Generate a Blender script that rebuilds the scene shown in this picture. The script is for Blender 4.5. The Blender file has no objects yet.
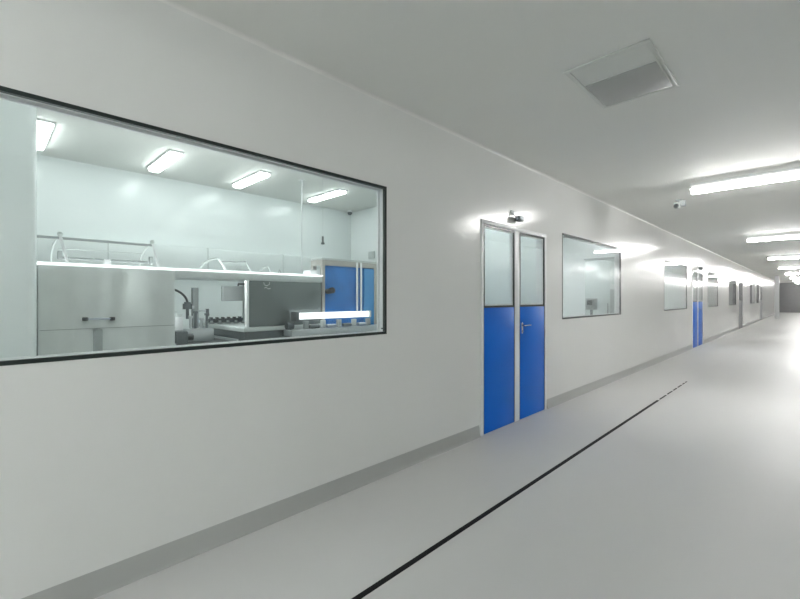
import bpy, bmesh, math, random
from mathutils import Vector, Matrix
random.seed(7)
COL = bpy.context.scene.collection
PI = math.pi

# ------------------------------------------------------------------ mesh helper
class MB:
    def __init__(s):
        s.bm = bmesh.new()
    def box(s, x0, x1, y0, y1, z0, z1, bev=0.0, seg=2):
        m = Matrix.Translation(((x0+x1)/2, (y0+y1)/2, (z0+z1)/2)) @ Matrix.Diagonal((abs(x1-x0), abs(y1-y0), abs(z1-z0), 1))
        r = bmesh.ops.create_cube(s.bm, size=1.0, matrix=m)
        if bev > 0:
            es = list({e for v in r['verts'] for e in v.link_edges})
            bmesh.ops.bevel(s.bm, geom=es, offset=bev, segments=seg, affect='EDGES', profile=0.5)
        return s
    def rod(s, p, q, r, n=12, r2=None):
        p, q = Vector(p), Vector(q)
        d = q-p
        m = Matrix.Translation((p+q)/2) @ d.to_track_quat('Z', 'Y').to_matrix().to_4x4()
        bmesh.ops.create_cone(s.bm, cap_ends=True, segments=n, radius1=r, radius2=r if r2 is None else r2, depth=d.length, matrix=m)
        return s
    def ball(s, c, r, sc=(1, 1, 1)):
        m = Matrix.Translation(c) @ Matrix.Diagonal((sc[0], sc[1], sc[2], 1))
        bmesh.ops.create_uvsphere(s.bm, u_segments=16, v_segments=10, radius=r, matrix=m)
        return s
    def ring(s, c, axis, r, t, n=20):
        a = Vector(axis).normalized()
        u = a.orthogonal().normalized(); v = a.cross(u)
        pts = [Vector(c)+u*r*math.cos(2*PI*i/n)+v*r*math.sin(2*PI*i/n) for i in range(n)]
        return s.path(pts, t, closed=True, n=8)
    def path(s, pts, r, closed=False, n=10):
        pts = [Vector(p) for p in pts]
        N = len(pts); rings = []
        up = None
        for i, p in enumerate(pts):
            if closed: t = pts[(i+1) % N]-pts[i-1]
            else: t = pts[min(i+1, N-1)]-pts[max(i-1, 0)]
            t.normalize()
            if up is None: up = t.orthogonal().normalized()
            up = (up - t*up.dot(t)).normalized()
            w = t.cross(up)
            rings.append([s.bm.verts.new(p+up*r*math.cos(2*PI*k/n)+w*r*math.sin(2*PI*k/n)) for k in range(n)])
        for i in range(N if closed else N-1):
            A, B = rings[i], rings[(i+1) % N]
            for k in range(n):
                s.bm.faces.new((A[k], A[(k+1) % n], B[(k+1) % n], B[k]))
        if not closed:
            s.bm.faces.new(rings[0][::-1]); s.bm.faces.new(rings[-1])
        return s
    def prism_y(s, prof, y0, y1):       # profile of (x, z) swept along y
        a = [s.bm.verts.new((x, y0, z)) for x, z in prof]
        b = [s.bm.verts.new((x, y1, z)) for x, z in prof]
        n = len(prof)
        for i in range(n):
            s.bm.faces.new((a[i], a[(i+1) % n], b[(i+1) % n], b[i]))
        s.bm.faces.new(a[::-1]); s.bm.faces.new(b)
        return s
    def hull8(s, lo, hi):               # lo, hi: four corners each
        a = [s.bm.verts.new(p) for p in lo]; b = [s.bm.verts.new(p) for p in hi]
        for i in range(4):
            s.bm.faces.new((a[i], a[(i+1) % 4], b[(i+1) % 4], b[i]))
        s.bm.faces.new(a[::-1]); s.bm.faces.new(b)
        return s
    def build(s, name, mat, parent=None, smooth=True):
        bmesh.ops.recalc_face_normals(s.bm, faces=s.bm.faces)
        me = bpy.data.meshes.new(name)
        if smooth:
            for f in s.bm.faces: f.smooth = True
            for e in s.bm.edges:
                if len(e.link_faces) == 2 and e.calc_face_angle(0) > 0.6: e.smooth = False
        s.bm.to_mesh(me); s.bm.free()
        me.materials.append(mat)
        o = bpy.data.objects.new(name, me); COL.objects.link(o)
        if parent:
            o.parent = parent
            off = Vector((0, 0, 0)); p = parent
            while p: off += Vector(p.location); p = p.parent
            if off.length > 0: me.transform(Matrix.Translation(-off))
        return o

def tag(o, label, cat, group=None, kind=None):
    o['label'] = label; o['category'] = cat
    if group: o['group'] = group
    if kind: o['kind'] = kind
    return o
def thing(name, loc, label, cat, group=None, kind=None):
    o = bpy.data.objects.new(name, None); COL.objects.link(o); o.location = loc
    o.empty_display_size = 0.1
    return tag(o, label, cat, group, kind)
def struct(mb, name, mat, label, cat, smooth=False):
    return tag(mb.build(name, mat, smooth=smooth), label, cat, kind='structure')
def dup(root, dloc, label=None):
    r = root.copy(); COL.objects.link(r); r.location = Vector(root.location)+Vector(dloc)
    if label: r['label'] = label
    for ch in list(root.children):
        c = ch.copy(); COL.objects.link(c); c.parent = r
        for g in list(ch.children):
            d = g.copy(); COL.objects.link(d); d.parent = c
    return r

# ------------------------------------------------------------------ materials
def mat(name, col, rough=0.5, metal=0.0, spec=0.5, noise=0.0, nscale=4.0, bump=0.0, bscale=(3, 3, 3), coat=0.0, rvar=0.0, emis=0.0, ecol=None):
    m = bpy.data.materials.new(name); m.use_nodes = True
    nt = m.node_tree; b = nt.nodes['Principled BSDF']
    b.inputs['Base Color'].default_value = (*col, 1)
    b.inputs['Roughness'].default_value = rough
    b.inputs['Metallic'].default_value = metal
    b.inputs['Specular IOR Level'].default_value = spec
    b.inputs['Coat Weight'].default_value = coat
    b.inputs['Coat Roughness'].default_value = 0.08
    if emis:
        b.inputs['Emission Color'].default_value = (*(ecol or col), 1)
        b.inputs['Emission Strength'].default_value = emis
    tc = nt.nodes.new('ShaderNodeTexCoord')
    if noise:
        n = nt.nodes.new('ShaderNodeTexNoise'); n.inputs['Scale'].default_value = nscale; n.inputs['Detail'].default_value = 4
        nt.links.new(tc.outputs['Object'], n.inputs['Vector'])
        r = nt.nodes.new('ShaderNodeValToRGB')
        r.color_ramp.elements[0].position = 0.3; r.color_ramp.elements[1].position = 0.7
        r.color_ramp.elements[0].color = (*[c*(1-noise) for c in col], 1)
        r.color_ramp.elements[1].color = (*[min(1, c*(1+noise)) for c in col], 1)
        nt.links.new(n.outputs['Fac'], r.inputs['Fac']); nt.links.new(r.outputs['Color'], b.inputs['Base Color'])
        if rvar:
            mr = nt.nodes.new('ShaderNodeMapRange')
            mr.inputs['To Min'].default_value = rough-rvar; mr.inputs['To Max'].default_value = rough+rvar
            nt.links.new(n.outputs['Fac'], mr.inputs['Value']); nt.links.new(mr.outputs['Result'], b.inputs['Roughness'])
    if bump:
        mp = nt.nodes.new('ShaderNodeMapping'); mp.inputs['Scale'].default_value = bscale
        n2 = nt.nodes.new('ShaderNodeTexNoise'); n2.inputs['Scale'].default_value = 1.0; n2.inputs['Detail'].default_value = 1.0
        nt.links.new(tc.outputs['Object'], mp.inputs['Vector']); nt.links.new(mp.outputs['Vector'], n2.inputs['Vector'])
        bp = nt.nodes.new('ShaderNodeBump'); bp.inputs['Strength'].default_value = 1.0; bp.inputs['Distance'].default_value = bump
        nt.links.new(n2.outputs['Fac'], bp.inputs['Height']); nt.links.new(bp.outputs['Normal'], b.inputs['Normal'])
    return m

def glass(name, tint, f0=0.04, rough=0.0):
    m = bpy.data.materials.new(name); m.use_nodes = True
    nt = m.node_tree; nt.nodes.clear()
    out = nt.nodes.new('ShaderNodeOutputMaterial'); mix = nt.nodes.new('ShaderNodeMixShader')
    tr = nt.nodes.new('ShaderNodeBsdfTransparent'); tr.inputs['Color'].default_value = (*tint, 1)
    gl = nt.nodes.new('ShaderNodeBsdfGlossy'); gl.inputs['Roughness'].default_value = rough
    gl.inputs['Color'].default_value = (1, 1, 1, 1)
    lw = nt.nodes.new('ShaderNodeLayerWeight'); lw.inputs['Blend'].default_value = 0.5
    pw = nt.nodes.new('ShaderNodeMath'); pw.operation = 'POWER'; pw.inputs[1].default_value = 5.0
    ma = nt.nodes.new('ShaderNodeMath'); ma.operation = 'MULTIPLY_ADD'; ma.inputs[1].default_value = 1-f0; ma.inputs[2].default_value = f0
    nt.links.new(lw.outputs['Facing'], pw.inputs[0]); nt.links.new(pw.outputs[0], ma.inputs[0])
    nt.links.new(ma.outputs[0], mix.inputs[0]); nt.links.new(tr.outputs[0], mix.inputs[1]); nt.links.new(gl.outputs[0], mix.inputs[2])
    nt.links.new(mix.outputs[0], out.inputs['Surface'])
    return m

LAMP = 28.0
M = dict(
    wall=mat('wall_panel_enamel', (0.755, 0.765, 0.75), rough=0.2, spec=0.36, noise=0.012, nscale=0.7, bump=0.0012, bscale=(0.8, 0.8, 0.8)),
    ceil=mat('ceiling_panel_enamel', (0.80, 0.81, 0.78), rough=0.6, spec=0.05, noise=0.012, nscale=0.7),
    floor=mat('epoxy_floor', (0.62, 0.62, 0.615), rough=0.41, spec=0.14, noise=0.01, nscale=0.6),
    cove=mat('cove_grey', (0.43, 0.44, 0.43), rough=0.35),
    room=mat('clean_room_panel', (0.82, 0.865, 0.86), rough=0.2, spec=0.4, noise=0.01, nscale=0.8),
    white=mat('white_frame', (0.80, 0.81, 0.82), rough=0.3),
    trimw=mat('cornice_white', (0.78, 0.78, 0.76), rough=0.3),
    black=mat('black_gasket', (0.012, 0.022, 0.02), rough=0.35),
    strip=mat('black_strip', (0.006, 0.006, 0.007), spec=0.2, rough=0.6, noise=0.3, nscale=30),
    blue=mat('blue_door_enamel', (0.003, 0.145, 0.64), rough=0.35, spec=0.15, noise=0.03, nscale=2),
    greydoor=mat('grey_door_enamel', (0.16, 0.18, 0.2), rough=0.3),
    chrome=mat('chrome', (0.5, 0.54, 0.62), rough=0.15, metal=1),
    steel=mat('brushed_steel', (0.76, 0.79, 0.78), rough=0.40, metal=0.9, noise=0.05, nscale=6, bump=0.03, bscale=(2.0, 5.0, 0.5)),
    steelp=mat('plain_steel', (0.62, 0.65, 0.66), rough=0.3, metal=0.8),
    darkpanel=mat('dark_machine_panel', (0.20, 0.225, 0.225), rough=0.3, metal=0.5, noise=0.08, nscale=3),
    dark=mat('dark_plastic', (0.05, 0.058, 0.06), rough=0.4),
    darkm=mat('gunmetal', (0.16, 0.18, 0.19), rough=0.35, metal=0.6),
    grey=mat('grey_paint', (0.34, 0.37, 0.37), rough=0.4),
    lgrey=mat('pale_grey_paint', (0.56, 0.60, 0.59), rough=0.35),
    beige=mat('beige_grey_frame', (0.42, 0.41, 0.385), rough=0.4),
    bluep=mat('blue_acrylic', (0.02, 0.17, 0.50), rough=0.12, spec=0.6, noise=0.25, nscale=3.5, coat=0.5),
    bluel=mat('light_blue_acrylic', (0.05, 0.30, 0.66), rough=0.15, coat=0.5),
    screen=mat('screen_grey', (0.34, 0.36, 0.36), rough=0.2),
    shut=mat('grey_shutter', (0.24, 0.24, 0.245), rough=0.45, noise=0.03),
    plate=mat('diffuser_plate', (0.40, 0.41, 0.40), rough=0.4),
    dfr=mat('diffuser_frame', (0.66, 0.68, 0.65), rough=0.35),
    lamp=mat('lit_tube', (1, 1, 1), rough=0.4, emis=LAMP, ecol=(1.0, 0.985, 0.965)),
    lampfill=mat('added_fill_tube', (1, 1, 1), rough=0.4, emis=LAMP*0.42, ecol=(0.97, 0.995, 0.98)),
    lampr=mat('lit_room_tube', (1, 1, 1), rough=0.4, emis=3.8, ecol=(0.93, 1.0, 0.985)),
    lampv=mat('lit_entry_tube', (1, 1, 1), rough=0.4, emis=5.8, ecol=(0.95, 1.0, 0.985)),
    lampu=mat('added_fill_light', (1, 1, 1), rough=0.4, emis=3.4, ecol=(0.95, 1.0, 0.985)),
    lampdim=mat('lit_back_tube', (1, 1, 1), rough=0.4, emis=0.27, ecol=(1.0, 0.995, 0.975)),
    lampw=mat('lit_second_room_tube', (1, 1, 1), rough=0.4, emis=15.5, ecol=(0.96, 0.98, 1.0)),
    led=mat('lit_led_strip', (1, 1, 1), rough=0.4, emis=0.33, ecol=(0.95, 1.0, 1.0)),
    glass=glass('window_glass', (0.965, 0.978, 0.976)),
)

def aniso(m, a, rot):
    nt = m.node_tree; b = nt.nodes['Principled BSDF']
    tn = nt.nodes.new('ShaderNodeTangent'); tn.direction_type = 'RADIAL'; tn.axis = 'Z'
    nt.links.new(tn.outputs[0], b.inputs['Tangent'])
    b.inputs['Anisotropic'].default_value = a; b.inputs['Anisotropic Rotation'].default_value = rot
aniso(M['steel'], 0.9, 0.25)
# ------------------------------------------------------------------ dimensions
H = 2.875          # ceiling
TW = 0.10          # partition thickness
SILL, HEAD = 1.085, 2.218
Y0, Y1 = -8.0, 55.0
XR = 3.6
WIN = [(-1.5, 2.192), (5.344, 7.70), (10.59, 12.945), (15.945, 17.925), (20.575, 22.66), (28.2, 30.6), (31.6, 33.2)]
DOOR = [(3.47, 4.875), (13.60, 15.09), (23.55, 24.95), (34.0, 35.4)]
DH = 2.14

# ------------------------------------------------------------------ shell
struct(MB().box(-4.2, XR+0.1, Y0-0.1, Y1+0.1, -0.1, 0), 'floor', M['floor'], 'glossy light grey epoxy floor of the corridor and rooms', 'floor')
struct(MB().box(-4.2, XR+0.1, Y0-0.1, Y1+0.1, H, H+0.1), 'ceiling', M['ceil'], 'smooth grey white panel ceiling over the corridor', 'ceiling')
w = MB()
ops = sorted([(a, b, SILL, HEAD) for a, b in WIN]+[(a, b, 0, DH) for a, b in DOOR])
y = Y0
for a, b, z0, z1 in ops:
    w.box(-TW, 0, y, a, 0, H)
    if z0 > 0: w.box(-TW, 0, a, b, 0, z0)
    w.box(-TW, 0, a, b, z1, H)
    y = b
w.box(-TW, 0, y, Y1, 0, H)
struct(w, 'wall_left', M['wall'], 'long glossy off white partition with windows and doors', 'wall')
struct(MB().box(XR, XR+0.1, Y0, Y1, 0, H), 'wall_right', M['wall'], 'plain off white corridor wall opposite the windows', 'wall')
struct(MB().box(-0.1, XR, Y0-0.1, Y0, 0, H), 'wall_near', M['wall'], 'plain off white end wall behind the viewpoint', 'wall')
fw = MB().box(-0.1, XR, Y1, Y1+0.1, 0, H)
for k in range(9): fw.box(0.0, XR, Y1-0.02, Y1, 0.1+k*0.3, 0.1+k*0.3+0.27)
struct(fw, 'wall_far', M['shut'], 'dark grey shuttered end of the corridor far away', 'wall')

# coved skirting between the doors, ceiling cornice
def cove_prof(x, s, r=0.113, d=0.016):
    pr = [(x, 0), (x, r)]
    for i in range(1, 7):
        a = PI/2*i/6
        pr.append((x+s*(0.006+d*(1-math.cos(a))), 0.001+r-0.004-(r-0.006)*math.sin(a)))
    pr.append((x+s*(d+0.006), 0))
    return pr
segs = []; y = Y0
for a, b in DOOR: segs.append((y, a-0.03)); y = b+0.03
segs.append((y, Y1-0.05))
desc = ['grey coved skirting under the big window left of the nearest blue door', 'grey coved skirting between the two blue doors', 'grey coved skirting beyond the second blue door',
        'grey coved skirting beyond the grey door', 'grey coved skirting at the far end of the left wall']
for i, (a, b) in enumerate(segs):
    struct(MB().prism_y(cove_prof(0, 1), a, b), 'baseboard_left', M['cove'], desc[i], 'baseboard', smooth=True)
struct(MB().prism_y(cove_prof(XR, -1), Y0, Y1-0.05), 'baseboard_right', M['cove'], 'grey coved skirting along the wall opposite the windows', 'baseboard', smooth=True)
def corn(x, s):
    pr = [(x, H), (x, H-0.022)]
    for i in range(1, 6):
        a = PI/2*i/5
        pr.append((x+s*0.022*(1-math.cos(a)), H-0.022+0.022*math.sin(a)*0.98))
    return pr
struct(MB().prism_y(corn(0, 1), Y0, Y1-0.05), 'trim_1', M['trimw'], 'thin white cornice where the left wall meets the ceiling', 'trim', smooth=True)
struct(MB().prism_y(corn(XR, -1), Y0, Y1-0.05), 'trim_2', M['trimw'], 'thin white cornice on the wall opposite the windows', 'trim', smooth=True)

# room partitions behind the left wall
def room_wall(n, mb, label): struct(mb, n, M['room'], label, 'wall')
room_wall('wall_room_back', MB().box(-3.55, -3.45, -2.2, 4.575, 0, H), 'white back wall of the machine room behind the big window')
room_wall('wall_room_end', MB().box(-3.55, -1.30, 4.575, 4.655, 0, H), 'white end wall of the machine room')
room_wall('wall_room_near', MB().box(-3.55, -TW, -2.3, -2.2, 0, H), 'white near wall of the machine room')
room_wall('wall_vestibule', MB().box(-1.30, -TW, 3.33, 3.41, 0, H).box(-1.30, -TW, 4.95, 5.03, 0, H).box(-1.30, -1.22, 3.41, 4.95, 0, H), 'white partition enclosing the entry behind the nearest blue door')
room_wall('wall_second_room', MB().box(-3.3, -TW, 10.3, 10.4, 0, H).box(-3.3, -3.2, 4.655, 10.3, 0, H), 'pale partition of the second room')
room_wall('wall_third_room', MB().box(-2.6, -2.5, 10.4, 13.35, 0, H).box(-2.6, -TW, 13.35, 13.45, 0, H), 'pale partition of the third room')
room_wall('wall_second_vestibule', MB().box(-1.4, -1.3, 13.45, 15.4, 0, H).box(-1.4, -TW, 15.4, 15.5, 0, H), 'white partition enclosing the entry behind the second blue door')
room_wall('wall_far_room', MB().box(-2.2, -2.1, 15.5, 36, 0, H).box(-2.1, -TW, 36, 36.1, 0, H).box(-2.1, -TW, 23.2, 23.3, 0, H).box(-2.1, -TW, 25.2, 25.3, 0, H), 'pale partitions of the rooms far along the corridor')

# ------------------------------------------------------------------ windows
wl = ['large black rimmed window onto the machine room, nearest on the left', 'black rimmed window just beyond the nearest blue double door', 'window just before the second blue door',
      'narrow looking window just beyond the second blue door', 'window just before the grey door', 'first of two windows beyond the grey door', 'farthest window before the pillar']
for i, (a, b) in enumerate(WIN):
    t = thing('window_%d' % (i+1), (0, (a+b)/2, SILL), wl[i], 'window', kind='structure')
    g = 0.019
    f = MB()
    f.box(-0.022, 0.002, a, b, SILL, SILL+g).box(-0.022, 0.002, a, b, HEAD-g, HEAD)
    f.box(-0.022, 0.002, a, a+g, SILL+g, HEAD-g).box(-0.022, 0.002, b-g, b, SILL+g, HEAD-g)
    f.build('window_frame', M['black'], t, smooth=False)
    f = MB()
    h = 0.006
    for (p, q, r, s_) in ((a, b, SILL, SILL+h), (a, b, HEAD-h, HEAD), (a, a+h, SILL+h, HEAD-h), (b-h, b, SILL+h, HEAD-h)):
        f.box(-TW-0.004, -0.024, p, q, r, s_)
    # inner glazing bead
    k0, k1 = h+0.0, h+0.016
    for (p, q, r, s_) in ((a+k0, b-k0, SILL+k0, SILL+k1), (a+k0, b-k0, HEAD-k1, HEAD-k0), (a+k0, a+k1, SILL+k1, HEAD-k1), (b-k1, b-k0, SILL+k1, HEAD-k1)):
        f.box(-0.088, -0.072, p, q, r, s_)
    f.build('window_reveal', M['white'], t, smooth=False)
    MB().box(-0.006, 0.001, a+g, b-g, SILL+g, HEAD-g).build('pane', M['glass'], t, smooth=False)
    if i == 0:
        # corner fixings of the glass at the lower right
        MB().rod((0.0012, b-0.05, SILL+0.045), (0.004, b-0.05, SILL+0.045), 0.006).build('screw_cap', M['dark'], t)

# ------------------------------------------------------------------ doors
dl = ['nearest double door, glazed above and bright blue below', 'second blue double door farther along the left wall', 'dark grey double door far along the left wall', 'farthest grey double door near the pillar']
def door(i, a, b, lowmat):
    t = thing('door_%d' % (i+1), (0, (a+b)/2, 0), dl[i], 'door', kind='structure')
    top = 2.10
    la, lb = a+0.04, b-0.043
    mid = (la+lb)/2
    ml, mr = mid-0.057, mid+0.053
    fr = MB()
    fr.box(-TW-0.01, 0.012, a, la-0.004, 0, DH, 0.003).box(-TW-0.01, 0.012, lb+0.004, b, 0, DH, 0.003)
    fr.box(-TW-0.01, 0.0125, a, b, top+0.004, DH+0.004, 0.003)
    fr.box(-0.06, 0.010, ml+0.004, mr-0.004, 0.002, top+0.004, 0.003)
    fr.build('door_frame', M['white'], t)
    for k, (p, q) in enumerate(((la, ml), (mr, lb))):
        zl = 1.265
        lf = MB().box(-0.045, 0.006, p, q, 0.004, zl, 0.002)
        leaf = lf.build('door_leaf', lowmat, t)
        eg = MB()
        g = 0.020
        eg.box(-0.006, 0.008, p, q, zl, zl+g).box(-0.006, 0.008, p, q, top-g, top)
        eg.box(-0.006, 0.008, p, p+g, zl+g, top-g).box(-0.006, 0.008, q-g, q, zl+g, top-g)
        eg.build('glazing_frame', M['black'], leaf, smooth=False)
        MB().box(-0.002, 0.006, p+g, q-g, zl+g, top-g).build('pane', M['glass'], leaf, smooth=False)
        bd = MB()
        w_ = 0.014
        bd.box(-0.018, -0.0022, p+g, p+g+w_, zl+g, top-g).box(-0.018, -0.0022, q-g-w_, q-g, zl+g, top-g)
        bd.box(-0.018, -0.0022, p+g+w_, q-g-w_, zl+g, zl+g+w_).box(-0.018, -0.0022, p+g+w_, q-g-w_, top-g-w_, top-g)
        bd.build('glazing_bead', M['white'], leaf, smooth=False)
        MB().box(0.0062, 0.0075, p, p+0.008, 0.01, zl).box(0.0062, 0.0075, q-0.008, q, 0.01, zl).build('edge_seal', M['black'], leaf, smooth=False)
        if k == 1:
            hz = 1.055; hy = p+0.055
            hd = MB().box(0.006, 0.013, hy-0.015, hy+0.015, hz-0.09, hz+0.03, 0.003)
            hd.rod((0.01, hy, hz), (0.05, hy, hz), 0.009)
            hd.path([(0.05, hy-0.005, hz), (0.055, hy+0.03, hz+0.002), (0.055, hy+0.08, hz+0.003), (0.05, hy+0.125, hz)], 0.007)
            hd.rod((0.012, hy, hz-0.065), (0.018, hy, hz-0.065), 0.009)
            hd.build('door_handle', M['chrome'], leaf)
    return t
for i, (a, b) in enumerate(DOOR): door(i, a, b, M['blue'] if i < 2 else M['greydoor'])

# ------------------------------------------------------------------ floor strip
fs = MB()
fs.box(0.850, 0.880, 0.2, 6.35, 0.0, 0.0025)
yy = 6.42
for L in (0.35, 0.28, 0.22, 0.25, 0.14, 0.1): fs.box(0.856, 0.875, yy, yy+L, 0.0, 0.0025); yy += L+0.07
tag(fs.build('floor_strip', M['strip'], smooth=False), 'thin black strip running along the grey floor, breaking into dashes', 'floor strip')

# ------------------------------------------------------------------ corridor tube lamps
def tube_lamp(loc, L, label, group, lm, room=False):
    x, y, z = loc
    t = thing('tube_lamp', (x, y, z), label, 'ceiling lamp', group)
    h = L/2
    MB().box(x-h, x+h, y-0.045, y+0.045, H-0.070, H-0.0005, 0.004).build('lamp_body', M['white'], t)
    MB().box(x-h, x+h, y-0.125, y+0.125, H-0.0775, H-0.0705).build('reflector_plate', M['white'], t)
    for e in (x-h+0.009, x+h-0.009): MB().box(e-0.009, e+0.009, y-0.03, y+0.03, H-0.135, H-0.078, 0.004).build('end_cap', M['white'], t)
    MB().rod((x-h+0.02, y, H-0.106), (x+h-0.02, y, H-0.106), 0.027, n=16).build('tube', lm, t)
    MB().rod((x-h+0.02, y-0.062, H-0.048), (x+h-0.02, y-0.062, H-0.048), 0.013, n=12).build('tube', M['lampdim'], t)
    return t
ys = [6.65, 13.25, 19.85, 26.45, 33.05, 39.65, 46.25, 52.5, -2.7, -3.8, -4.9, -6.0, -7.1]
ll = ['nearest bright twin tube lamp crossing the corridor ceiling', 'second bright tube lamp along the corridor ceiling', 'third bright tube lamp along the corridor ceiling', 'fourth bright tube lamp along the corridor ceiling',
      'fifth tube lamp along the corridor ceiling, near the pillar', 'first tube lamp beyond the white pillar', 'second tube lamp beyond the white pillar', 'last tube lamp before the dark end wall',
      'added fill tube lamp on the corridor ceiling just behind the viewpoint']+['%s added fill tube lamp of the close row behind the viewpoint' % n for n in ('second', 'third', 'fourth', 'fifth', 'rearmost')]
L0 = tube_lamp((1.80, ys[0], H), 1.26, ll[0], 'tube lamps on the corridor ceiling', M['lamp'])
L1 = tube_lamp((1.80, -1.6, H), 1.26, ll[8], 'tube lamps on the corridor ceiling', M['lampfill'])  # unseen row behind the viewpoint, added to light the near wall
for q, l in zip(ys[1:8], ll[1:8]): dup(L0, (0, q-ys[0], 0), l)
for q, l in zip(ys[8:], ll[9:]): dup(L1, (0, q+1.6, 0), l)
# room lamps
def room_lamp(loc, L, label, lm=None):
    x, y = loc
    t = thing('room_lamp', (x, y, H), label, 'ceiling lamp', 'tube lamps inside the rooms')
    h = L/2
    MB().box(x-h, x+h, y-0.07, y+0.07, H-0.02, H-0.0005, 0.004).build('lamp_body', M['white'], t)
    MB().box(x-h+0.01, x+h-0.01, y-0.055, y+0.055, H-0.05, H-0.02, 0.01).build('diffuser', lm or M['lampr'], t)
    return t
R0 = room_lamp((-2.70, 1.40), 0.82, 'tube lamp on the machine room ceiling, second from the left edge')
R1 = room_lamp((-0.66, 4.2), 0.82, 'lamp in the entry behind the nearest blue door', M['lampv'])
R2 = room_lamp((-1.9, 6.6), 0.82, 'lamp in the second room, nearer one', M['lampw'])
for (x, y, l) in ((-1.5, 8.8, 'lamp in the second room, farther one'),
                  (-1.3, 11.8, 'lamp in the third room'), (-1.1, 19.0, 'lamp in the far room beyond the second blue door')):
    dup(R2, (x+1.9, y-6.6, 0), l)
dup(R1, (-0.06, 10.2, 0), 'lamp in the entry behind the second blue door')
for (x, y, l) in ((-2.70, 0.37, 'leftmost tube lamp on the machine room ceiling, beside the column'), (-2.70, 2.38, 'tube lamp on the machine room ceiling, third from the left edge'),
                  (-2.70, 3.53, 'tube lamp on the machine room ceiling, rightmost near the corner dome'), (-0.53, -0.6, 'added machine room lamp hidden left of the column'),
                  (-0.53, 1.18, 'added unseen machine room lamp over the steel cabinet, above the window head'), (-0.72, 2.7, 'machine room lamp above the blue enclosure, above the window head')):
    dup(R0, (x+2.70, y-1.40, 0), l)  # unseen lamps by column and cabinet added to light them and streak the steel

# ------------------------------------------------------------------ ceiling air diffuser
t = thing('air_diffuser', (1.40, 3.10, H), 'square air supply diffuser on the ceiling in front of the nearest lamp', 'air diffuser')
fr = MB()
X0, X1, A0, A1 = 1.146, 1.656, 2.732, 3.483
fr.box(X0, X1, A0, A0+0.03, H-0.012, H-0.0005, 0.003).box(X0, X1, A1-0.03, A1, H-0.012, H-0.0005, 0.003)
fr.box(X0, X0+0.03, A0+0.03, A1-0.03, H-0.012, H-0.0005, 0.003).box(X1-0.03, X1, A0+0.03, A1-0.03, H-0.012, H-0.0005, 0.003)
fr.build('flange', M['dfr'], t)
MB().hull8([(X0+0.03, A0+0.03, H-0.002), (X1-0.03, A0+0.03, H-0.002), (X1-0.03, A1-0.03, H-0.002), (X0+0.03, A1-0.03, H-0.002)],
           [(1.198, 2.955, H-0.036), (1.640, 2.955, H-0.036), (1.640, 3.385, H-0.036), (1.198, 3.385, H-0.036)]).build('bevelled_hood', M['dfr'], t)
pl = MB().box(1.203, 1.635, 2.96, 3.38, H-0.042, H-0.0365, 0.002)
pl.build('face_plate', M['plate'], t)

# ------------------------------------------------------------------ small cameras on ceiling and above door
def ceil_camera(loc, label):
    x, y, z = loc
    t = thing('security_camera', loc, label, 'camera', 'security cameras in the corridor')
    MB().rod((x, y, z-0.0005), (x, y, z-0.015), 0.04).rod((x, y, z-0.015), (x, y, z-0.05), 0.012).build('bracket', M['grey'], t)
    MB().box(x-0.055, x+0.02, y-0.06, y+0.05, z-0.13, z-0.045, 0.014).build('camera_body', M['lgrey'], t)
    MB().box(x+0.0205, x+0.09, y-0.03, y+0.06, z-0.10, z-0.0155, 0.008).build('power_box', M['grey'], t)
    MB().rod((x-0.018, y-0.06, z-0.10), (x-0.018, y-0.078, z-0.10), 0.024, n=18).build('lens', M['dark'], t)
    MB().ring((x-0.018, y-0.062, z-0.10), (0, 1, 0), 0.03, 0.005).build('lens_ring', M['dark'], t)
    return t
ceil_camera((0.86, 7.55, H), 'small grey camera hanging from the ceiling left of the nearest lamp')
t = thing('wall_camera', (0, 4.20, 2.27), 'small dark camera on a bracket above the nearest blue double door', 'camera')
MB().box(0.0005, 0.02, 4.03, 4.09, 2.275, 2.315, 0.004).build('wall_plate', M['grey'], t)
MB().path([(0.015, 4.06, 2.28), (0.045, 4.07, 2.24), (0.055, 4.11, 2.23)], 0.007).build('arm', M['grey'], t)
MB().box(0.015, 0.085, 4.10, 4.19, 2.20, 2.26, 0.012).build('camera_body', M['darkm'], t)
MB().rod((0.05, 4.088, 2.23), (0.05, 4.105, 2.23), 0.018, n=16).build('lens', M['chrome'], t)
t = thing('wall_camera', (0, 14.35, 2.27), 'tiny dark camera above the second blue door', 'camera')
MB().box(0.0005, 0.02, 14.3, 14.38, 2.235, 2.275, 0.004).build('wall_plate', M['grey'], t)
MB().box(0.0201, 0.12, 14.32, 14.44, 2.165, 2.25, 0.012).build('camera_body', M['darkm'], t)

# ------------------------------------------------------------------ far pillars
tag(MB().box(0.47, 0.70, 38.0, 38.23, 0, H-0.0005, 0.02).build('pillar', M['white']), 'slim white pillar standing at the far end of the corridor', 'pillar')
# ================================================================== machine room contents
# rounded white column close to the glass, at the left edge
cm = MB(); r = 0.045; x0, x1, ya, yb = -1.35, -0.95, -0.7, 0.229
prof = []
for cx, cy, a0 in ((x1-r, yb-r, 0), (x0+r, yb-r, PI/2), (x0+r, ya+r, PI), (x1-r, ya+r, 1.5*PI)):
    for k in range(7): prof.append((cx+r*math.cos(a0+PI/2*k/6), cy+r*math.sin(a0+PI/2*k/6)))
lo = [cm.bm.verts.new((p[0], p[1], 0)) for p in prof]; hi = [cm.bm.verts.new((p[0], p[1], H-0.0005)) for p in prof]
for k in range(len(prof)): cm.bm.faces.new((lo[k], lo[(k+1) % len(prof)], hi[(k+1) % len(prof)], hi[k]))
cm.bm.faces.new(lo[::-1]); cm.bm.faces.new(hi)
tag(cm.build('column', M['room']), 'pale rounded column behind the glass at the left edge', 'column')

FX = -1.10   # front plane of the machinery
TZ = 1.585   # top of machinery
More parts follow.
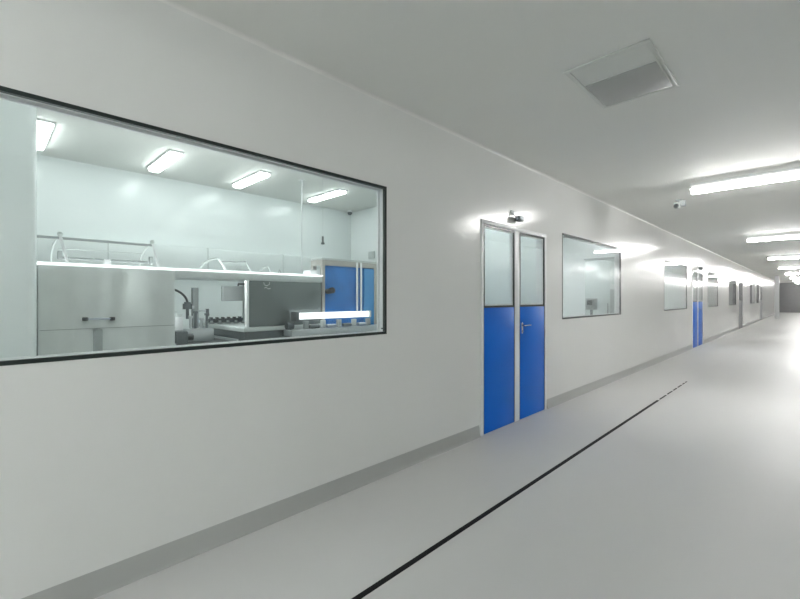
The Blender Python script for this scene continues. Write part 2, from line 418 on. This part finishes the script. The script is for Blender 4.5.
# steel cabinet
t = thing('steel_cabinet', (-1.6, 0.5, 0), 'tall brushed steel machine cabinet beside the column', 'machine cabinet')
MB().box(-2.10, FX, 0.24, 1.027, 0.02, TZ-0.012, 0.006).build('body', M['steel'], t)
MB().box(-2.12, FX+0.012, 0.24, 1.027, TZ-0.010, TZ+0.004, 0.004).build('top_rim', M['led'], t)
MB().box(FX+0.0005, FX+0.004, 0.25, 1.02, 1.155, 1.159).build('panel_seam', M['grey'], t)
hd = MB().path([(FX+0.03, 0.475, 1.221), (FX+0.034, 0.55, 1.221), (FX+0.03, 0.627, 1.219)], 0.006)
h_ = hd.build('handle', M['chrome'], t)
MB().box(FX, FX+0.038, 0.462, 0.492, 1.210, 1.234, 0.004).build('mount', M['dark'], h_)
MB().box(FX, FX+0.038, 0.612, 0.640, 1.207, 1.231, 0.004).build('mount', M['dark'], h_)
MB().box(FX, FX+0.006, 0.522, 0.574, 0.75, 1.148, 0.002).build('slot_cover', M['grey'], t)

# enclosure over the table: beam, dark panel, posts
t = thing('machine_enclosure', (-1.6, 1.7, 0), 'machine enclosure with white topped beam and dark side panel over the table', 'machine enclosure')
MB().box(-2.10, FX-0.03, 1.029, 2.36, 1.542, TZ-0.012, 0.003).box(FX-0.0295, FX-0.002, 1.029, 2.36, 1.515, TZ-0.012, 0.003).build('beam', M['lgrey'], t)
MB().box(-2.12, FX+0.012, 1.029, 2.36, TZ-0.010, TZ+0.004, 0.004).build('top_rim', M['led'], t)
dp = MB().box(-1.16, FX-0.004, 1.618, 2.352, 1.112, 1.513, 0.004).build('dark_panel', M['darkpanel'], t)
MB().box(-1.30, -1.20, 1.06, 1.60, 1.524, 1.5415, 0.004).build('hidden_fill_light', M['lampu'], t)  # light added out of sight behind the beam lip to brighten the table
# white mark on the dark panel: a hook above a small tail
mk = MB()
mk.path([(FX-0.0035, 1.745, 1.50), (FX-0.0035, 1.752, 1.478), (FX-0.0035, 1.775, 1.47), (FX-0.0035, 1.80, 1.485), (FX-0.0035, 1.80, 1.505)], 0.0028, n=6)
mk.path([(FX-0.0035, 1.75, 1.448), (FX-0.0035, 1.768, 1.458), (FX-0.0035, 1.785, 1.443), (FX-0.0035, 1.81, 1.448)], 0.0028, n=6)
mk.build('white_mark', M['white'], dp)
MB().box(-1.15, FX-0.002, 1.592, 1.612, 1.112, 1.513, 0.002).build('post', M['white'], t)
MB().box(-2.095, -2.085, 2.0, 2.34, 1.115, 1.513).build('rear_panel', M['lgrey'], t)

# table
t = thing('work_table', (-1.6, 2.2, 0), 'pale steel work table under the machine enclosure', 'table')
MB().box(-2.13, -1.095, 1.56, 2.34, 1.072, 1.107, 0.004).build('table_top', M['lgrey'], t)
MB().box(-2.10, -1.115, 1.575, 2.33, 0.97, 1.071, 0.003).build('apron', M['darkm'], t)
for (x, y) in ((-2.09, 1.58), (-1.16, 1.58), (-2.09, 2.28), (-1.16, 2.28)):
    MB().box(x, x+0.045, y, y+0.045, 0, 0.969).build('leg', M['steelp'], t)
MB().box(-2.04, -1.17, 1.63, 2.27, 0.30, 0.32).build('shelf', M['steelp'], t)
# lower conveyor between cabinet and table
t = thing('conveyor', (-1.6, 1.3, 0), 'dark low conveyor between the steel cabinet and the work table', 'conveyor')
MB().box(-2.0, -1.2, 1.05, 1.53, 0.93, 0.99, 0.01).build('belt', M['dark'], t)
MB().box(-2.03, -1.16, 1.035, 1.055, 0.90, 1.01, 0.003).build('side_rail', M['steelp'], t)
MB().box(-2.03, -1.16, 1.525, 1.545, 0.90, 1.01, 0.003).build('side_rail', M['steelp'], t)
for (x, y) in ((-1.98, 1.06), (-1.25, 1.06), (-1.98, 1.48), (-1.25, 1.48)):
    MB().box(x, x+0.04, y, y+0.04, 0, 0.93).build('leg', M['darkm'], t)
t = thing('motor', (-1.27, 1.14, 0.992), 'dark motor block sitting on the conveyor beside the steel cabinet', 'motor')
MB().box(-1.33, -1.21, 1.07, 1.16, 0.991, 1.10, 0.012).build('motor_body', M['darkm'], t)
MB().rod((-1.27, 1.16, 1.045), (-1.27, 1.21, 1.045), 0.03).build('shaft_housing', M['dark'], t)
# white vessel
t = thing('white_drum', (-1.56, 1.16, 0.99), 'white drum partly hidden behind the steel cabinet edge', 'drum')
MB().rod((-1.56, 1.16, 0.991), (-1.56, 1.16, 1.20), 0.065, n=24).build('drum_body', M['white'], t)
MB().rod((-1.56, 1.16, 1.2005), (-1.56, 1.16, 1.225), 0.06, n=24).rod((-1.56, 1.16, 1.225), (-1.56, 1.16, 1.25), 0.02, n=12).build('lid', M['lgrey'], t)

# filling arm with curved hose, standing on the conveyor
t = thing('filling_arm', (-1.80, 1.42, 0.991), 'steel filling arm with curved black hose beside the white drum', 'machine arm')
MB().box(-1.87, -1.73, 1.375, 1.475, 0.991, 1.02, 0.003).build('base', M['steelp'], t)
MB().box(-1.83, -1.78, 1.385, 1.435, 1.0205, 1.46, 0.003).build('column', M['grey'], t)
hs = [(-1.76, 1.12+0.21*math.sin(PI/2*k/12), 1.31+0.145*math.cos(PI/2*k/12)) for k in range(13)]
MB().path([(-1.76, 1.05, 1.455)]+hs, 0.010).build('hose', M['dark'], t)
MB().rod((-1.76, 1.33, 1.26), (-1.76, 1.33, 1.31), 0.040, n=18).rod((-1.76, 1.33, 1.31), (-1.76, 1.33, 1.325), 0.028, n=18).rod((-1.76, 1.33, 1.17), (-1.76, 1.33, 1.26), 0.014).build('pump_head', M['darkm'], t)
MB().box(-1.82, -1.74, 1.34, 1.384, 1.26, 1.29, 0.003).build('carriage', M['steelp'], t)
MB().rod((-1.74, 1.50, 1.19), (-1.74, 1.50, 1.26), 0.015).rod((-1.74, 1.50, 1.15), (-1.74, 1.50, 1.19), 0.006).build('nozzle', M['darkm'], t)
MB().path([(-1.78, 1.43, 1.24), (-1.75, 1.46, 1.245), (-1.74, 1.50, 1.24)], 0.008).build('nozzle_arm', M['steelp'], t)
t = thing('gripper_block', (-1.45, 1.30, 0.991), 'cluster of metal grippers below the hose of the filling arm', 'gripper')
MB().box(-1.53, -1.37, 1.22, 1.42, 0.991, 1.10, 0.006).build('base', M['steelp'], t)
for k, y in enumerate((1.25, 1.29, 1.34, 1.385)):
    hh = (1.19, 1.23, 1.17, 1.21)[k]
    MB().rod((-1.44, y, 1.1005), (-1.44, y, hh), 0.011).box(-1.46, -1.42, y-0.015, y+0.015, hh, hh+0.02, 0.003).build('finger', M['darkm'] if k % 2 else M['steelp'], t)
# bottle carriers on the table, a countable row
t0 = thing('bottle_carrier', (-1.90, 1.60, 1.107), 'small dark bottle carrier on the left corner of the work table, nearest the grippers', 'carrier', 'bottle carriers on the work table')
MB().rod((-1.90, 1.60, 1.1075), (-1.90, 1.60, 1.12), 0.026, n=18).build('disc', M['grey'], t0)
MB().rod((-1.90, 1.60, 1.1205), (-1.90, 1.60, 1.138), 0.013, n=12).build('spindle', M['steelp'], t0)
for k, lb in enumerate(('second small bottle carrier from the gripper cluster', 'third small bottle carrier from the gripper cluster', 'fourth small bottle carrier from the gripper cluster', 'fifth small bottle carrier from the gripper cluster, in front of the dark panel post')):
    dup(t0, (0.022*(k+1), 0.072*(k+1), 0), lb)
t = thing('guide_rail', (-2.04, 1.8, 1.107), 'low dark guide rail lying along the work table', 'rail')
MB().box(-2.06, -2.025, 1.62, 1.98, 1.1075, 1.15, 0.003).build('rail_bar', M['darkm'], t)
for k in range(6): MB().box(-2.07, -2.015, 1.64+k*0.06, 1.655+k*0.06, 1.1505, 1.165).build('clip', M['dark'], t)

# monitor on arm under the beam
t = thing('monitor', (-1.50, 1.66, 1.515), 'small grey control monitor hanging from an arm under the beam', 'monitor')
mb = MB().box(-1.535, -1.505, 1.545, 1.745, 1.335, 1.475, 0.006).build('monitor_case', M['grey'], t)
MB().box(-1.5049, -1.503, 1.555, 1.735, 1.345, 1.465).build('screen', M['screen'], mb)
MB().path([(-1.52, 1.70, 1.476), (-1.52, 1.70, 1.495), (-1.52, 1.80, 1.497), (-1.52, 1.94, 1.50), (-1.52, 1.94, 1.541)], 0.009).build('arm', M['dark'], t)

# guard hoops above the cabinet
def hoop(name, ya, yb, label, tilt):
    t = thing(name, (-1.35, (ya+yb)/2, TZ+0.005), label, 'guard frame', 'tubular guard frames on top of the machinery')
    z0 = TZ+0.014
    for k, y in enumerate((ya, yb)):
        MB().rod((-1.13, y+0.028, z0), (-1.16, y-0.005, z0+0.175), 0.008).build('front_leg', M['white'], t)
        MB().path([(-1.40, y-0.03, z0), (-1.37, y-0.03, z0+0.07), (-1.30, y-0.025, z0+0.125), (-1.22, y-0.015, z0+0.16), (-1.16, y-0.005, z0+0.175)], 0.006).build('rear_leg', M['lgrey'], t)
        MB().box(-1.235, -1.205, y-0.012, y+0.012, z0+0.02, z0+0.075, 0.003).build('hinge', M['grey'], t)
        MB().ball((-1.16, y-0.005, z0+0.18), 0.016).build('joint', M['lgrey'], t)
    MB().rod((-1.17, ya-(0.12 if tilt else 0.0), z0+0.155), (-1.17, yb, z0+0.155), 0.0085).build('upper_bar', M['grey'], t)
    MB().rod((-1.22, ya, z0+0.03), (-1.22, yb-0.02, z0+0.03), 0.009).build('lower_bar', M['grey'], t)
    MB().rod((-1.30, ya, z0+0.10), (-1.30, yb-0.02, z0+0.10), 0.003).build('thin_bar', M['lgrey'], t)
    return t
h1 = hoop('guard_frame', 0.36, 0.895, 'white tubular guard frame on top of the steel cabinet', True)
MB().box(-1.225, -1.195, 0.60, 0.64, TZ+0.005, TZ+0.05, 0.004).build('latch', M['white'], h1)
# arched guard on the enclosure
t = thing('arched_guard', (-1.5, 1.6, TZ+0.005), 'arched tubular guard on the enclosure beam above the monitor', 'guard frame', 'tubular guard frames on top of the machinery')
z0 = TZ+0.005
arc = [(-1.45, 1.34+0.155*math.sin(PI/2*k/10)-0.02, z0+0.12*math.sin(PI/2*k/10)**0.8 if k else z0) for k in range(11)]
arc = [(-1.45, 1.33+0.16*(1-math.cos(PI/2*k/10)), z0+0.125*math.sin(PI/2*k/10)) for k in range(11)]
MB().path(arc, 0.010).build('arch', M['lgrey'], t)
MB().path([(x, y+0.0, z) for x, y, z in [(-1.45, 1.49, z0+0.125), (-1.43, 1.52, z0+0.07), (-1.42, 1.555, z0)]], 0.011).build('front_leg', M['white'], t)
MB().rod((-1.44, 1.515, z0+0.1), (-1.44, 1.74, z0+0.112), 0.006).build('upper_bar', M['grey'], t)
MB().rod((-1.44, 1.74, z0+0.112), (-1.42, 1.79, z0), 0.007).build('rear_leg', M['lgrey'], t)
t = thing('arched_guard', (-1.5, 2.0, TZ+0.005), 'smaller arched guard on the beam above the dark panel', 'guard frame', 'tubular guard frames on top of the machinery')
MB().path([(-1.5, 1.90+0.10*(1-math.cos(PI/2*k/8)), z0+0.08*math.sin(PI/2*k/8)) for k in range(9)]+[(-1.5, 2.04, z0)], 0.006).build('arch', M['lgrey'], t)
MB().path([(-1.5, 2.10, z0), (-1.5, 2.115, z0+0.06), (-1.5, 2.15, z0)], 0.005).build('rear_leg', M['grey'], t)
# small white box on the end of the beam
tag(MB().box(-1.28, -1.15, 2.25, 2.34, TZ+0.0045, TZ+0.055, 0.012).build('junction_box', M['white']), 'small white box on the right end of the enclosure beam', 'box')

# back wall raceway
t = thing('wall_duct', (-3.35, 2.6, 1.55), 'long pale duct along the back wall behind the machinery', 'duct')
MB().box(-3.4495, -3.36, -0.5, 4.5, 1.70, 2.02, 0.008).build('duct_body', M['room'], t)
for k in range(5): MB().box(-3.45, -3.352, -0.1+k*1.1, -0.09+k*1.1, 1.695, 2.025, 0.001).build('joint_flange', M['lgrey'], t)

# blue enclosure at the right
t = thing('blue_enclosure', (-1.4, 2.75, 0), 'tall machine booth with glossy blue panels behind the light bar', 'machine booth')
BY0, BY1, BX = 2.372, 3.10, -1.12
fm = MB()
fm.box(BX-0.04, BX, BY0, BY0+0.035, 0, 1.745, 0.003).box(BX-0.04, BX, BY1-0.035, BY1, 0, 1.745, 0.003)
fm.box(BX-0.04, BX, BY0+0.035, BY1-0.035, 1.69, 1.745, 0.003).box(BX-0.04, BX, BY0+0.035, BY1-0.035, 0.95, 0.985, 0.003)
fm.box(-1.28, BX-0.04, BY0, BY0+0.03, 1.69, 1.745, 0.003).box(-1.28, BX-0.04, BY1-0.03, BY1, 1.69, 1.745, 0.003).box(-1.32, -1.28, BY0, BY0+0.04, 0, 1.745).box(-1.32, -1.28, BY1-0.04, BY1, 0, 1.745)
fm.build('booth_frame', M['beige'], t)
MB().box(-1.32, BX-0.002, BY0, BY1, 1.747, 1.765, 0.004).build('booth_top', M['lgrey'], t)
MB().box(BX-0.03, BX-0.018, BY0+0.036, BY1-0.037, 1.07, 1.689).build('blue_panel', M['bluep'], t)
MB().box(BX-0.017, BX-0.008, 2.92, BY1-0.037, 1.07, 1.68).build('blue_panel', M['bluel'], t)
MB().box(BX-0.03, BX-0.015, BY0+0.036, BY1-0.037, 0.986, 1.068).build('lower_panel', M['darkm'], t)
kb = MB().rod((BX+0.0, 2.43, 1.43), (BX+0.05, 2.43, 1.43), 0.026, n=18).rod((BX+0.0, 2.475, 1.44), (BX+0.035, 2.475, 1.44), 0.03, n=18)
kb.build('knob', M['dark'], t)
MB().box(BX+0.0005, BX+0.016, 2.80, 2.818, 1.21, 1.74, 0.002).build('white_bar', M['white'], t)  # pair of thin upright white bars before the blue panel
MB().box(BX+0.0005, BX+0.016, 2.855, 2.873, 1.21, 1.74, 0.002).build('white_bar', M['white'], t)
MB().box(BX-0.03, BX+0.0, 3.12, 3.15, 0, 1.9, 0.003).build('side_post', M['lgrey'], t)

# lit bar in front of the booth, on brackets
t = thing('light_bar', (-1.02, 2.5, 1.19), 'bright white light bar in front of the blue booth', 'light bar')
MB().box(-1.06, -0.99, 2.03, 2.88, 1.165, 1.225, 0.012).build('diffuser', M['led'], t)
MB().box(-1.07, -0.98, 1.99, 2.028, 1.15, 1.235, 0.006).build('end_cap', M['darkm'], t)
MB().box(-1.055, -0.995, 2.882, 2.91, 1.16, 1.23, 0.006).build('end_cap', M['lgrey'], t)
# drive unit holding it
t = thing('drive_unit', (-1.0, 2.0, 0), 'grey machine stand with rollers carrying the light bar', 'machine stand')
MB().box(-1.088, -0.94, 1.93, 3.05, 1.02, 1.075, 0.006).build('deck', M['steelp'], t)
for y in (1.98, 2.98): MB().box(-1.06, -0.98, y, y+0.05, 0, 1.019).build('leg', M['steelp'], t)
MB().rod((-1.03, 1.955, 1.0755), (-1.03, 1.955, 1.145), 0.022).rod((-1.03, 1.925, 1.11), (-1.03, 1.988, 1.11), 0.033, n=18).build('end_motor', M['darkm'], t)
for k in range(5): MB().box(-1.04, -1.01, 2.10+k*0.19, 2.15+k*0.19, 1.0755, 1.148, 0.004).build('bracket', M['lgrey'] if k % 2 else M['grey'], t)
for k in range(4): MB().rod((-0.98, 2.14+k*0.19, 1.095), (-0.98, 2.24+k*0.19, 1.095), 0.018).build('roller', M['chrome'] if k % 2 else M['darkm'], t)

# hanging inspection lamp, service pole, rail, corner dome, socket
t = thing('service_pole', (-2.31, 2.88, H), 'thin white service pole from the ceiling down behind the enclosure', 'pole')
MB().rod((-2.31, 2.88, 1.0), (-2.31, 2.88, H-0.012), 0.009).build('pole_tube', M['white'], t)
MB().rod((-2.31, 2.88, H-0.012), (-2.31, 2.88, H-0.0005), 0.04).build('ceiling_plate', M['white'], t)
t = thing('hanging_sensor', (-1.6, 2.71, H), 'black sensor hanging on a thin wire above the blue booth', 'sensor')
MB().rod((-1.6, 2.71, 2.06), (-1.6, 2.71, H-0.0005), 0.0015, n=6).build('wire', M['lgrey'], t)
MB().rod((-1.6, 2.71, 1.985), (-1.6, 2.71, 2.06), 0.011).rod((-1.6, 2.71, 1.97), (-1.6, 2.71, 1.99), 0.02).build('sensor_head', M['dark'], t)
t = thing('ceiling_dome', (-3.33, 4.46, H), 'small grey dome in the far ceiling corner of the machine room', 'dome')
MB().rod((-3.33, 4.46, H-0.0005), (-3.33, 4.46, H-0.03), 0.05, n=20).build('mount', M['white'], t)
MB().ball((-3.33, 4.46, H-0.045), 0.04, (1, 1, 0.9)).build('dome_lens', M['darkm'], t)
tag(MB().box(-2.95, -2.80, 4.545, 4.574, 2.02, 2.14, 0.005).build('wall_socket', M['lgrey']), 'small pale socket on the end wall above the blue booth', 'socket')

# ================================================================== second room contents
t = thing('tall_cabinet', (-0.95, 9.95, 0), 'tall grey green glass fronted cabinet seen through the window beyond the nearest door', 'cabinet')
MB().box(-1.38, -0.25, 9.75, 10.298, 0.03, 2.23, 0.006).build('cabinet_body', mat('cabinet_green_grey', (0.50, 0.57, 0.55), rough=0.3), t)
MB().box(-1.40, -0.23, 9.73, 10.299, 2.232, 2.27, 0.004).build('cabinet_top', M['grey'], t)
for k in range(2):
    d = MB().box(-1.36+k*0.56, -0.83+k*0.56, 9.735, 9.749, 0.1, 2.2, 0.003).build('cabinet_door', mat('cabinet_door_%d' % k, (0.60-0.12*k, 0.67-0.12*k, 0.655-0.12*k), rough=0.15), t)
    MB().rod((-0.88+k*0.13, 9.72, 1.0), (-0.88+k*0.13, 9.72, 1.25), 0.009).build('door_pull', M['darkm'], d)
t = thing('control_box', (-1.02, 9.2, 0), 'grey control box on a stand behind the second window', 'control box')
MB().box(-1.11, -0.93, 9.05, 9.25, 1.12, 1.36, 0.01).build('box_body', M['grey'], t)
MB().box(-1.07, -0.97, 9.04, 9.0495, 1.22, 1.32).build('screen', M['dark'], t)
MB().rod((-1.02, 9.15, 0.03), (-1.02, 9.15, 1.12), 0.025).rod((-1.02, 9.15, 0), (-1.02, 9.15, 0.03), 0.15, n=20).build('stand', M['darkm'], t)
t = thing('equipment_rack', (-0.63, 9.37, 0), 'narrow dark equipment rack at the right edge of the second window', 'rack')
MB().box(-0.70, -0.55, 9.3, 9.45, 0.06, 1.66, 0.008).build('rack_body', M['lgrey'], t)
MB().box(-0.69, -0.56, 9.29, 9.2995, 0.9, 1.55).build('rack_panel', M['grey'], t)
for (x, y) in ((-0.69, 9.31), (-0.58, 9.31), (-0.69, 9.42), (-0.58, 9.42)): MB().rod((x+0.01, y+0.01, 0), (x+0.01, y+0.01, 0.0595), 0.012).build('foot', M['dark'], t)

# ------------------------------------------------------------------ camera, world, view
cam = bpy.data.cameras.new('camera'); co = bpy.data.objects.new('camera', cam); COL.objects.link(co)
F = 415.0
cam.sensor_width = 36; cam.lens = F/800*36; cam.shift_y = -1.0/800; cam.clip_start = 0.02; cam.clip_end = 200
co.location = (2.328, 0, 1.358)
co.rotation_euler = (PI/2, 0, math.atan(413/415))
sc = bpy.context.scene; sc.camera = co
wd = bpy.data.worlds.new('world'); sc.world = wd; wd.use_nodes = True
wd.node_tree.nodes['Background'].inputs['Color'].default_value = (0.8, 0.85, 0.9, 1)
wd.node_tree.nodes['Background'].inputs['Strength'].default_value = 0.2
vs = sc.view_settings
vs.view_transform = 'Standard'; vs.look = 'None'; vs.gamma = 1.0; vs.use_curve_mapping = False
vs.exposure = 1.99
sc.cycles.max_bounces = 10; sc.cycles.diffuse_bounces = 6; sc.cycles.glossy_bounces = 5; sc.cycles.transparent_max_bounces = 16
sc.cycles.use_denoising = True
